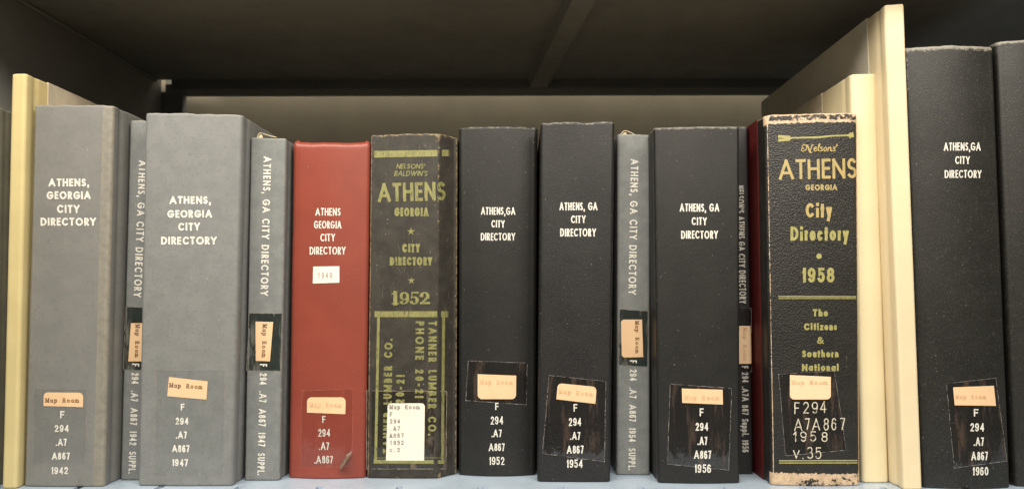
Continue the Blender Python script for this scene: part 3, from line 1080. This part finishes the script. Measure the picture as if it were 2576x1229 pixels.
b.patch('clear_tape', [(760, 982), (888, 978), (885, 1172), (757, 1174)], M['tape_r'], 0.0001, edge=M['tape_edge_r'], edge_w=.7, wob=.8)
# lifted corner of that tape
V, F = [], []
for (x, y, e) in ((887, 1131, .0009), (853, 1174, .0009), (862, 1176, .0055), (879, 1150, .0065), (874, 1140, .004), (884, 1142, .003)):
    V.append(b.P(x, y, e))
F = [(0, 4, 1), (4, 3, 2), (4, 2, 1), (0, 5, 4), (4, 5, 3)]
o = link_mesh('lifted_tape_corner', V, F, M['curl'], b.root, b.base)


def w52(u, y, z, H_, sd):
    v = 0.0
    if sd == 0:
        v = .70 * math.exp(-((u - .012) / .012) ** 2)
        v = max(v, .62 * math.exp(-((u - .945) / .010) ** 2), .66 * math.exp(-((u - .995) / .014) ** 2), .56 * math.exp(-((u - .80) / .018) ** 2) * (.7 + .3 * sstep(.12, .2, z)))
        v = max(v, .62 * math.exp(-((H_ - z) / .003) ** 2), .45 * math.exp(-(z / .004) ** 2), .66 * math.exp(-((u - .8) / .08) ** 2 - ((H_ - z) / .009) ** 2))
        v = max(v, .75 * math.exp(-((u - .82) / .03) ** 2 - (z / .008) ** 2))
    return v


b = Book('book', 'worn brown leather directory with olive gold lettering and a white 1952 call label', 932, 1147, 922, 1144, 338, 335, 1203, M['brown'],
         depth=0.21, r=0.002, bulge=0.0012, bevR=(.80, .014), seed=8, wear=w52, topamp=.0007)
b.text('publisher_lettering', [H("NELSONS'", 996.5, 1068, 412, 424.5, 2.3, shear=.2, gap=.1), H("BALDWIN'S", 991, 1074, 429.5, 443, 2.3, shear=.2, gap=.1)], M['gold_o'])
b.text('title_lettering', [H('ATHENS', 951, 1121, 459, 506, 6.9, dy=-4.5, gap=.10)], M['gold_o'])
b.text('title_lettering', [H('GEORGIA', 992, 1078.5, 522, 544, 4.8)], M['gold_o'])
b.text('title_lettering', [H('CITY', 1012, 1057, 613, 634.5, 4.9), H('DIRECTORY', 980.5, 1087.5, 646, 667, 4.8)], M['gold_o'])


def star(cx, cy, r_):
    o_ = []
    for k in range(5):
        a = R(-90 + 72 * k)
        o_.append(([(cx, cy), (cx + r_ * math.cos(a), cy + r_ * math.sin(a))], [r_ * .72, .4], False))
    return o_


def fat1952(x0, x1, top, base):
    """heavy slab figures with thick and thin strokes"""
    h = base - top
    wd = (x1 - x0)
    out_ = []

    def add(ptsw, ox, w_, closed=False):
        out_.append(([(x0 + wd * (ox + a * w_), base - b_ * h) for a, b_, _ in ptsw], [q * h for _, _, q in ptsw], closed))
    # 1
    add([(.52, .06, .32), (.52, .94, .32)], 0, .17)
    add([(.02, .045, .09), (1.0, .045, .09)], 0, .17)
    add([(.05, .86, .10), (.45, .9, .14)], 0, .17)
    # 9
    def el(cx, cy, rx, ry, a0, a1, n_, ox, w_, thick, thin, closed=False):
        pts_ = []
        for i in range(n_ if closed else n_ + 1):
            a = R(a0 + (a1 - a0) * i / n_)
            pts_.append((cx + rx * math.cos(a), cy + ry * math.sin(a), thin + (thick - thin) * abs(math.cos(a)) ** 1.5))
        add(pts_, ox, w_, closed)
    el(.5, .66, .34, .29, 0, 360, 24, .20, .25, .26, .08, True)
    el(.42, .40, .44, .36, 15, -130, 12, .20, .25, .26, .08)
    add([(.16, .17, .2), (.24, .17, .2)], .20, .25)
    # 5
    add([(.22, .95, .13), (.86, .95, .17)], .47, .24)
    add([(.24, .95, .10), (.20, .52, .07)], .47, .24)
    el(.42, .32, .38, .28, 125, -110, 16, .47, .24, .28, .09)
    add([(.14, .17, .2), (.22, .17, .2)], .47, .24)
    # 2
    el(.46, .68, .34, .27, 170, -20, 14, .74, .25, .28, .10)
    add([(.78, .60, .26), (.50, .34, .18), (.12, .10, .10)], .74, .25)
    add([(.08, .09, .16), (.92, .10, .19)], .74, .25)
    add([(.16, .70, .2), (.22, .70, .2)], .74, .25)
    return out_


b.ribbons('gold_bar', [([(949, 388), (1121, 385)], [17, 16], False)], M['gold_o'])
b.ribbons('gold_star', star(1034, 582, 10.5), M['gold_o'])
b.ribbons('gold_star', star(1035, 705, 10), M['gold_o'])
b.ribbons('year_lettering', fat1952(986, 1082, 734, 764.5), M['gold_o'])
fr = [([(950, 789.5), (1120, 789.5)], [15, 15], False), ([(952.5, 789), (945, 1160)], [7, 7], False), ([(1116, 789), (1113, 1160)], [7.5, 7.5], False),
      ([(945, 1159.5), (1113, 1160.5)], [9.5, 9.5], False), ([(946, 1150), (1113, 1150)], [1.3, 1.3], False)]
b.ribbons('gold_frame', fr, M['gold_o'])
U = lambda t, xb0, xb1, y0, y1, cap, sw, **k: dict(txt=t, p0=(xb0, y0), p1=(xb1, y1), cap=cap, sw=sw, **k)
b.text('advert_lettering', [D('TANNER LUMBER CO.', 1078, 1076.5, 807, 1094, 21, 5, gap=.26, spc=.5), D('PHONE 20-21', 1045.5, 1044, 807, 1000, 22, 5.2, gap=.3, spc=.5),
                            U('TANNER LUMBER CO.', 984, 988, 1139, 851, 21, 5, gap=.26, spc=.5), U('PHONE 20-21', 1015, 1018.5, 1135, 942, 22, 5.2, gap=.3, spc=.5)], M['gold_o'])
lab = b.patch('call_number_label', [(975.6, 1013), (1069, 1013), (1067, 1157), (971, 1157)], M['wpaper'], 0.0003, rtop=9)
rows = [('Map Room', 1027.5, 8), ('F', 1045.5, 1), ('294', 1063.4, 3), ('.A7', 1081, 3), ('A867', 1099, 4), ('1952', 1117, 4), ('c.2', 1135, 3)]
b.text('label_lettering', [H(t_, 980.5 - .12 * i, 980.5 - .12 * i + 9.6 * (n_ - .25), y_ - 10.5, y_, 1.4, mono=True) for i, (t_, y_, n_) in enumerate(rows)], M['type_gr'], 0.00042, lab)
b.patch('clear_tape', [(923, 982), (1124, 983), (1122, 1178), (922, 1178)], M['tape_n'], 0.0001, edge=M['tape_edge_w'], edge_w=.9, wob=.8)


def black_book(label, c, yt, yb, mat, title, calls, seed, **k):
    bk = Book('book', label, *c, *yt, yb, M[mat], seed=seed, **k)
    bk.text('title_lettering', title, M['white'])
    bk.text('call_number_lettering', calls, M['white'])
    return bk


b = black_book('round backed black cloth directory numbered 1952 next to the worn brown one', (1153, 1353, 1152, 1348), (317.5, 318), 1198, 'black_a',
               [H('ATHENS,GA', 1210, 1296, 521, 540, 3), H('CITY', 1236, 1270, 553.7, 572, 3), H('DIRECTORY', 1209.5, 1296, 585.7, 604.5, 3)],
               [H('F', 1246, 1254.5, 1012, 1030, 3), H('294', 1234.5, 1265.6, 1046, 1066, 3), H('.A7', 1236.6, 1262, 1079, 1098, 3), H('A867', 1229.4, 1269.7, 1114, 1133, 3), H('1952', 1231, 1268.6, 1147.7, 1167.6, 3)],
               9, bulge=.0055, r=.004, wear=edge_wear(.2, .2, .02, .02, .6, .3), topamp=.0003, depth=.2)
lab = b.patch('paper_label', [(1201.6, 940), (1298.7, 943.6), (1298, 1002.7), (1201.6, 1002.7)], M['peach'], 0.0003, rbot=11)
b.text('label_lettering', [H('Map Room', 1208, 1288, 955, 966, 1.6, mono=True)], M['type_fade'], 0.00042, lab)
b.patch('clear_tape', [(1178, 907), (1326, 911.6), (1324, 1017), (1171.5, 1006)], M['tape_k'], 0.0001, edge=M['tape_edge'], edge_w=.9, wob=1.2)

b = black_book('square backed black cloth directory numbered 1954 with a wavy top edge', (1361, 1547, 1352, 1536), (308.5, 304.5), 1212, 'black_b',
               [H('ATHENS, GA', 1407.5, 1503, 509, 528.8, 3.3), H('CITY', 1436, 1473, 542, 561, 3.3), H('DIRECTORY', 1409, 1499, 574.5, 594.5, 3.3)],
               [H('F', 1442.5, 1452, 1015, 1034, 3.2), H('294', 1431, 1462, 1050, 1070, 3.2), H('.A7', 1434, 1459.5, 1085, 1104.4, 3.2), H('A867', 1426, 1468, 1119.5, 1139.4, 3.2), H('1954', 1426, 1466, 1154.5, 1175, 3.2)],
               10, bulge=.001, r=.003, wear=edge_wear(.5, .45, .02, .012, .66, .35), topamp=.0013, topk=60, disp=.0006, depth=.21)
lab = b.patch('paper_label', [(1403, 962.5), (1501, 972), (1497.5, 1014.4), (1399.6, 1003)], M['peach'], 0.0003, rtop=11)
b.text('label_lettering', [H('Map Room', 1406, 1489, 981, 992, 1.6, dy=7, mono=True)], M['type_fade'], 0.00042, lab)
b.patch('clear_tape', [(1381.5, 943), (1524, 958), (1521, 1160), (1364.6, 1139.4)], M['tape_k'], 0.0001, edge=M['tape_edge'], edge_w=1.0, wob=1.5)

b = Book('book', 'narrow pale grey supplement numbered 1954 between two black directories', 1553, 1636, 1551, 1635, 336, 339, 1194, M['grey_c'],
         depth=0.19, r=0.0022, seed=11, wear=edge_wear(.50, .46, .13, .05, .45, .5, .05), topamp=.0005)
b.text('title_lettering', [D('ATHENS, GA CITY DIRECTORY', 1587, 1580.5, 400, 740.5, 19.2, 3.5, gap=.2, spc=.4)], M['white'])
b.text('call_number_lettering', [D('F 294 .A7 A867 1954 SUPPL.', 1584.5, 1580.5, 905, 1181, 17.5, 3.0, gap=.16, spc=.75)], M['white'])
lab = b.patch('paper_label', [(1562, 803), (1615, 803), (1618, 897), (1564, 898.5)], M['peach'], 0.0003, rleft=8)
b.text('label_lettering', [D('Map Room', 1597.5, 1598.5, 807, 886, 10, 1.4, mono=True)], M['type_br'], 0.00042, lab)
b.patch('clear_tape', [(1559, 777), (1631, 782), (1629, 922), (1553, 917)], M['tape_d'], 0.0001, edge=M['tape_edge_w'], edge_w=.7, wob=1)
kx = lambda cx, cy: ((2380 + cx / 7.23) * .6389, (470 + cy / 7.23) * .6389)
loop(b, [kx(*q) for q in ((445, 460), (500, 372), (560, 328), (620, 322), (700, 352), (800, 402), (900, 452))], [kx(*q) for q in ((470, 460), (560, 370), (620, 350), (640, 460))])

b = black_book('wide black cloth directory numbered 1956 with a torn tape patch', (1646, 1863, 1657, 1864), (319, 316.5), 1216, 'black_a',
               [H('ATHENS, GA', 1710, 1809, 512, 532, 3.4), H('CITY', 1740, 1778, 546.5, 566, 3.4), H('DIRECTORY', 1713, 1806, 580, 600, 3.4)],
               [H('F', 1760, 1770, 1025.7, 1045.3, 3.4), H('294', 1749.5, 1781.5, 1062, 1082, 3.4), H('.A7', 1754, 1779, 1097, 1117.6, 3.4), H('A867', 1745.7, 1789, 1132, 1152.6, 3.4), H('1956', 1747.6, 1788.7, 1166.5, 1187.6, 3.4)],
               12, bulge=.002, r=.003, wear=edge_wear(.35, .3, .015, .012, .7, .3), topamp=.0004, depth=.21)
lab = b.patch('paper_label', [(1715, 976), (1817.6, 979), (1818.4, 1016.3), (1716, 1012)], M['peach'], 0.0003)
b.text('label_lettering', [H('Map Room', 1722, 1807, 994, 1005, 1.6, mono=True)], M['type_fade'], 0.00042, lab)
b.patch('clear_tape', [(1686, 965), (1840.6, 975.6), (1833, 1181), (1679, 1166)], M['tape_k'], 0.0001, edge=M['tape_edge'], edge_w=1.1, wob=1.5)

b = Book('book', 'narrow black supplement squeezed between the 1956 and 1958 directories', 1828, 1882, 1840, 1896, 317, 318, 1192, M['black_b'],
         depth=0.19, r=0.002, seed=13, wear=edge_wear(.2, .2, .03, .03, .6, .3), topamp=.0003)
b.text('title_lettering', [D("NELSON'S ATHENS GA CITY DIRECTORY", 1853.5, 1860, 467, 763, 17, 2.8, gap=.16, spc=.34)], M['white_b'])
b.text('call_number_lettering', [D('F 294 .A7A 867 Suppl. 1956', 1866, 1866.5, 920, 1136, 16.5, 2.8, gap=.16, spc=.4)], M['white_b'])
lab = b.patch('paper_label', [(1850, 819), (1888, 819), (1890, 914), (1850, 914)], M['peach_p'], 0.0003)
b.text('label_lettering', [D('Map Room', 1869, 1869, 824, 905, 9, 1.4, mono=True)], M['type_fade'], 0.00042, lab)
b.patch('clear_tape', [(1850, 776), (1889, 774), (1891, 934), (1850, 934)], M['tape_k'], 0.0001, edge=M['tape_edge'], edge_w=.7, wob=1)


def w58(u, y, z, H_, sd):
    v = 0.0
    t = H_ - z
    if sd == 0:
        v = .74 * math.exp(-((u - .028) / .0085) ** 4) * (.88 + .16 * sstep(.14, .0, z))
        v = max(v, .72 * math.exp(-((u - .990) / .014) ** 4))
        v = max(v, .80 * math.exp(-(t / .0016) ** 2), .86 * math.exp(-((t - .0066) / .0014) ** 2), .50 * sstep(.0075, .006, t))
        v = max(v, .74 * sstep(.0120, .0085, z) * (1 - .40 * math.exp(-((u - .42) / .16) ** 2 - ((z - .002) / .0036) ** 2)) * (1 - .20 * sstep(.55, .7, u)))
        v = max(v, .85 * math.exp(-(u / .08) ** 2 - (t / .010) ** 2))
        v = max(v, .56 * math.exp(-((u - .845) / .010) ** 2) * (.8 + .2 * math.sin(z * 90)), .53 * math.exp(-((u - .90) / .010) ** 2) * sstep(.17, .12, z))
    else:
        v = .7 * math.exp(-(t / .0014) ** 2) + (.45 * math.exp(-((y - .008) / .0009) ** 2) if sd < 0 else 0)
    return v


b = Book('book', 'thick black pebbled leather directory of 1958 with tan worn edges and gold titles', 1926, 2162, 1943, 2169, 288, 282, 1222, M['black_l'],
         depth=0.21, r=0.0042, bulge=0.0022, seed=14, wear=w58, topamp=.0005, disp=.0004)
b.side_boards(M['red_board'], 0.0195, label='dark red cloth side board')
b.text('title_lettering', [H('ATHENS', 1959, 2155, 400, 450, 6.2, dy=-4, gap=.10), H('GEORGIA', 2026, 2106, 464, 478.5, 3.6), H('City', 2026.5, 2093, 511, 547, 6.4, gap=.16)], M['gold'])
b.text('subtitle_lettering', [H('Directory', 1988, 2135, 570, 605, 6.2, gap=.15), H('1958', 2018, 2099, 673, 710, 6.4)], M['gold_g'])
b.text('bank_lettering', [H('The', 2044.5, 2082.5, 777, 795, 4), H('Citizens', 2022, 2104.5, 812, 829.5, 4), H('&', 2055, 2072, 846, 863.5, 3.4), H('Southern', 2017, 2109, 880, 897.6, 4), H('National', 2017, 2109, 914.5, 932, 4)], M['gold_g'])
# script name, arrow, dot and rules
def sc(pts, w0=2.6, w1=1.6):
    n_ = len(pts)
    return ([(2015 + x * 1.0, 380 - y) for x, y in pts], [lerp(w1, w0, math.sin(math.pi * (i + .5) / n_)) for i in range(n_)], False)


script = [sc([(9, 2), (5, -1), (1, 1), (1, 5), (5, 8), (7, 6)], 2.2), sc([(4, 6), (2, 10), (4, 14), (9, 16), (13, 14), (14, 8), (12, 3), (8, 1)], 2.4),
          sc([(11, 15), (16, 14), (19, 6), (22, -3), (26, -4)], 4.2, 1.6), sc([(22, -3), (25, 8), (28, 16), (31, 15)], 2.6),
          sc([(33, 4), (38, 6), (39, 9), (36, 10), (33, 7), (32, 3), (35, 0), (39, 1), (42, 4)], 2.6), sc([(42, 4), (46, 12), (47, 17), (45, 17), (43, 8), (43, 2), (46, 0)], 2.8),
          sc([(54, 9), (50, 10), (49, 7), (53, 4), (53, 1), (48, 0)], 2.6), sc([(62, 9), (58, 7), (57, 3), (59, 0), (63, 2), (65, 6), (62, 10)], 2.6),
          sc([(67, 0), (69, 9)], 2.8), sc([(69, 6), (73, 10), (75, 8), (74, 2), (76, 0), (78, 2)], 2.8), sc([(86, 9), (82, 10), (81, 7), (85, 4), (85, 1), (80, 0)], 2.6),
          sc([(90, 17), (91, 15), (88, 11)], 2.8)]
ar = [([(1974, 347.5), (2060, 345.5), (2090, 342), (2137, 340.5)], [3, 5, 4, 4.5], False),
      ([(1961, 343.6), (1984, 344.5)], [7.5, 6], False), ([(1961, 352.5), (1984, 351.5)], [7.5, 6], False), ([(1980, 348), (1990, 347.6)], [13, 4], False),
      ([(2134, 341), (2140, 340)], [5, 14], False), ([(2140, 337), (2152, 336.5)], [7, 7], False), ([(2140, 345), (2152, 344)], [7, 6], False)]
dot = ([(2060 + 3.5 * math.cos(a), 644 + 3.5 * math.sin(a)) for a in [i * math.pi / 8 for i in range(16)]], [6.8] * 16, True)
rules = [([(1959, 745), (2152, 745.5)], [3, 3], False), ([(1959, 750), (2152, 750)], [2.2, 2.2], False), ([(1961, 1157.4), (2155, 1156.8)], [3.2, 3.2], False), ([(1961, 1163), (2155, 1162.6)], [3, 3], False)]
b.ribbons('script_lettering', script, M['gold'])
b.ribbons('gold_arrow', ar, M['gold_g'])
b.ribbons('gold_rule', rules[:2], M['gold_g'])
b.ribbons('gold_rule', rules[2:], M['gold_g'])
b.ribbons('gold_dot', [dot], M['gold_g'])
b.text('handwritten_number', [H('F294', 1998, 2079, 1009, 1038, 2.7, jit=1.7, gap=.3), H('A7A867', 1998, 2124, 1051, 1081, 2.7, jit=1.7, gap=.3), H('1958', 1996, 2080, 1085, 1110, 2.7, jit=1.7, gap=.35), H('v.35', 1995, 2067, 1122, 1151, 2.7, jit=1.7, gap=.25)], M['ink'])
lab = b.patch('paper_label', [(1986.7, 942), (2089.7, 946.7), (2089.7, 1003.5), (1986.7, 1003.5)], M['peach_p'], 0.0003, rbot=11)
b.text('label_lettering', [H('Map Room', 1992, 2079, 956, 966, 1.6, mono=True)], M['type_fade'], 0.00042, lab)
b.patch('clear_tape', [(1958.5, 940), (2098.5, 932), (2128.7, 1131), (1975.8, 1145)], M['tape_k'], 0.0001, edge=M['tape_edge'], edge_w=.8, wob=.8)

b = Book('book', 'plain cream cloth book right of the black leather one, lower of the two cream books', 2140, 2205, 2171, 2238, 187, 184, 1214, M['cream'],
         depth=0.22, r=0.003, seed=15, bulge=.0008, wear=edge_wear(.5, .5, .06, .03, .6, .6), topamp=.0003)
b.side_boards(M['beige_board'], 0.055)
b = Book('book', 'tallest book, thin buff cloth with grey side board, just left of the 1960 black directory', 2225, 2275, 2274, 2321, 13, 9, 1231, M['cream_b'],
         depth=0.285, r=0.002, seed=16, wear=edge_wear(.55, .5, .05, .03, .6, .6), topamp=.0003)
b.side_boards(M['grey_board'], 0.028, label='grey paper side board')

b = black_book('faded black cloth directory numbered 1960 with frayed pale top edge', (2281, 2509, 2328, 2554), (115.5, 113.5), 1230, 'black_c',
               [H('ATHENS,GA', 2373.5, 2466.7, 358.7, 379, 3.2), H('CITY', 2402, 2439.5, 393, 412.5, 3.2), H('DIRECTORY', 2376, 2468.5, 428, 447.6, 3.2)],
               [H('F', 2449.6, 2461, 1027.5, 1046, 3.3), H('294', 2440.6, 2475, 1063, 1083.5, 3.3), H('.A7', 2449, 2474.4, 1099, 1120, 3.3), H('A867', 2443, 2484.6, 1134.7, 1156, 3.3), H('1960', 2447, 2486, 1173, 1194, 3.3)],
               17, bulge=.005, r=.004, topamp=.0006, topk=70, disp=.0005, depth=.21,
               wear=lambda u, y, z, H_, sd: max(.74 * math.exp(-((H_ - z) / .0052) ** 2), (.46 * math.exp(-((u - .63) / .012) ** 2) * sstep(.02, .05, z) * sstep(.2, .1, z)) if sd == 0 else 0, .40 * math.exp(-(z / .005) ** 2), (.55 * math.exp(-((u - .03) / .02) ** 2) * (.5 + .5 * sstep(.27, .29, z))) if sd == 0 else 0))
lab = b.patch('paper_label', [(2397, 973), (2499.6, 969), (2505, 1019.5), (2401, 1018)], M['peach'], 0.0003)
b.text('label_lettering', [H('Map Room', 2404, 2478, 992, 1002, 1.6, mono=True)], M['type_fade'], 0.00042, lab)
b.patch('clear_tape', [(2381, 964), (2505, 950), (2532.8, 1158), (2400, 1176)], M['tape_k'], 0.0001, edge=M['tape_edge'], edge_w=1.0, wob=1.5)

b = Book('book', 'black cloth book cut off by the right edge of the photo, no lettering in view', 2514, 2690, 2562, 2738, 101, 99, 1226, M['black_c'],
         depth=0.21, r=.004, bulge=.004, seed=18, wear=edge_wear(.4, .3, .02, .02, .72, .4), topamp=.0005)
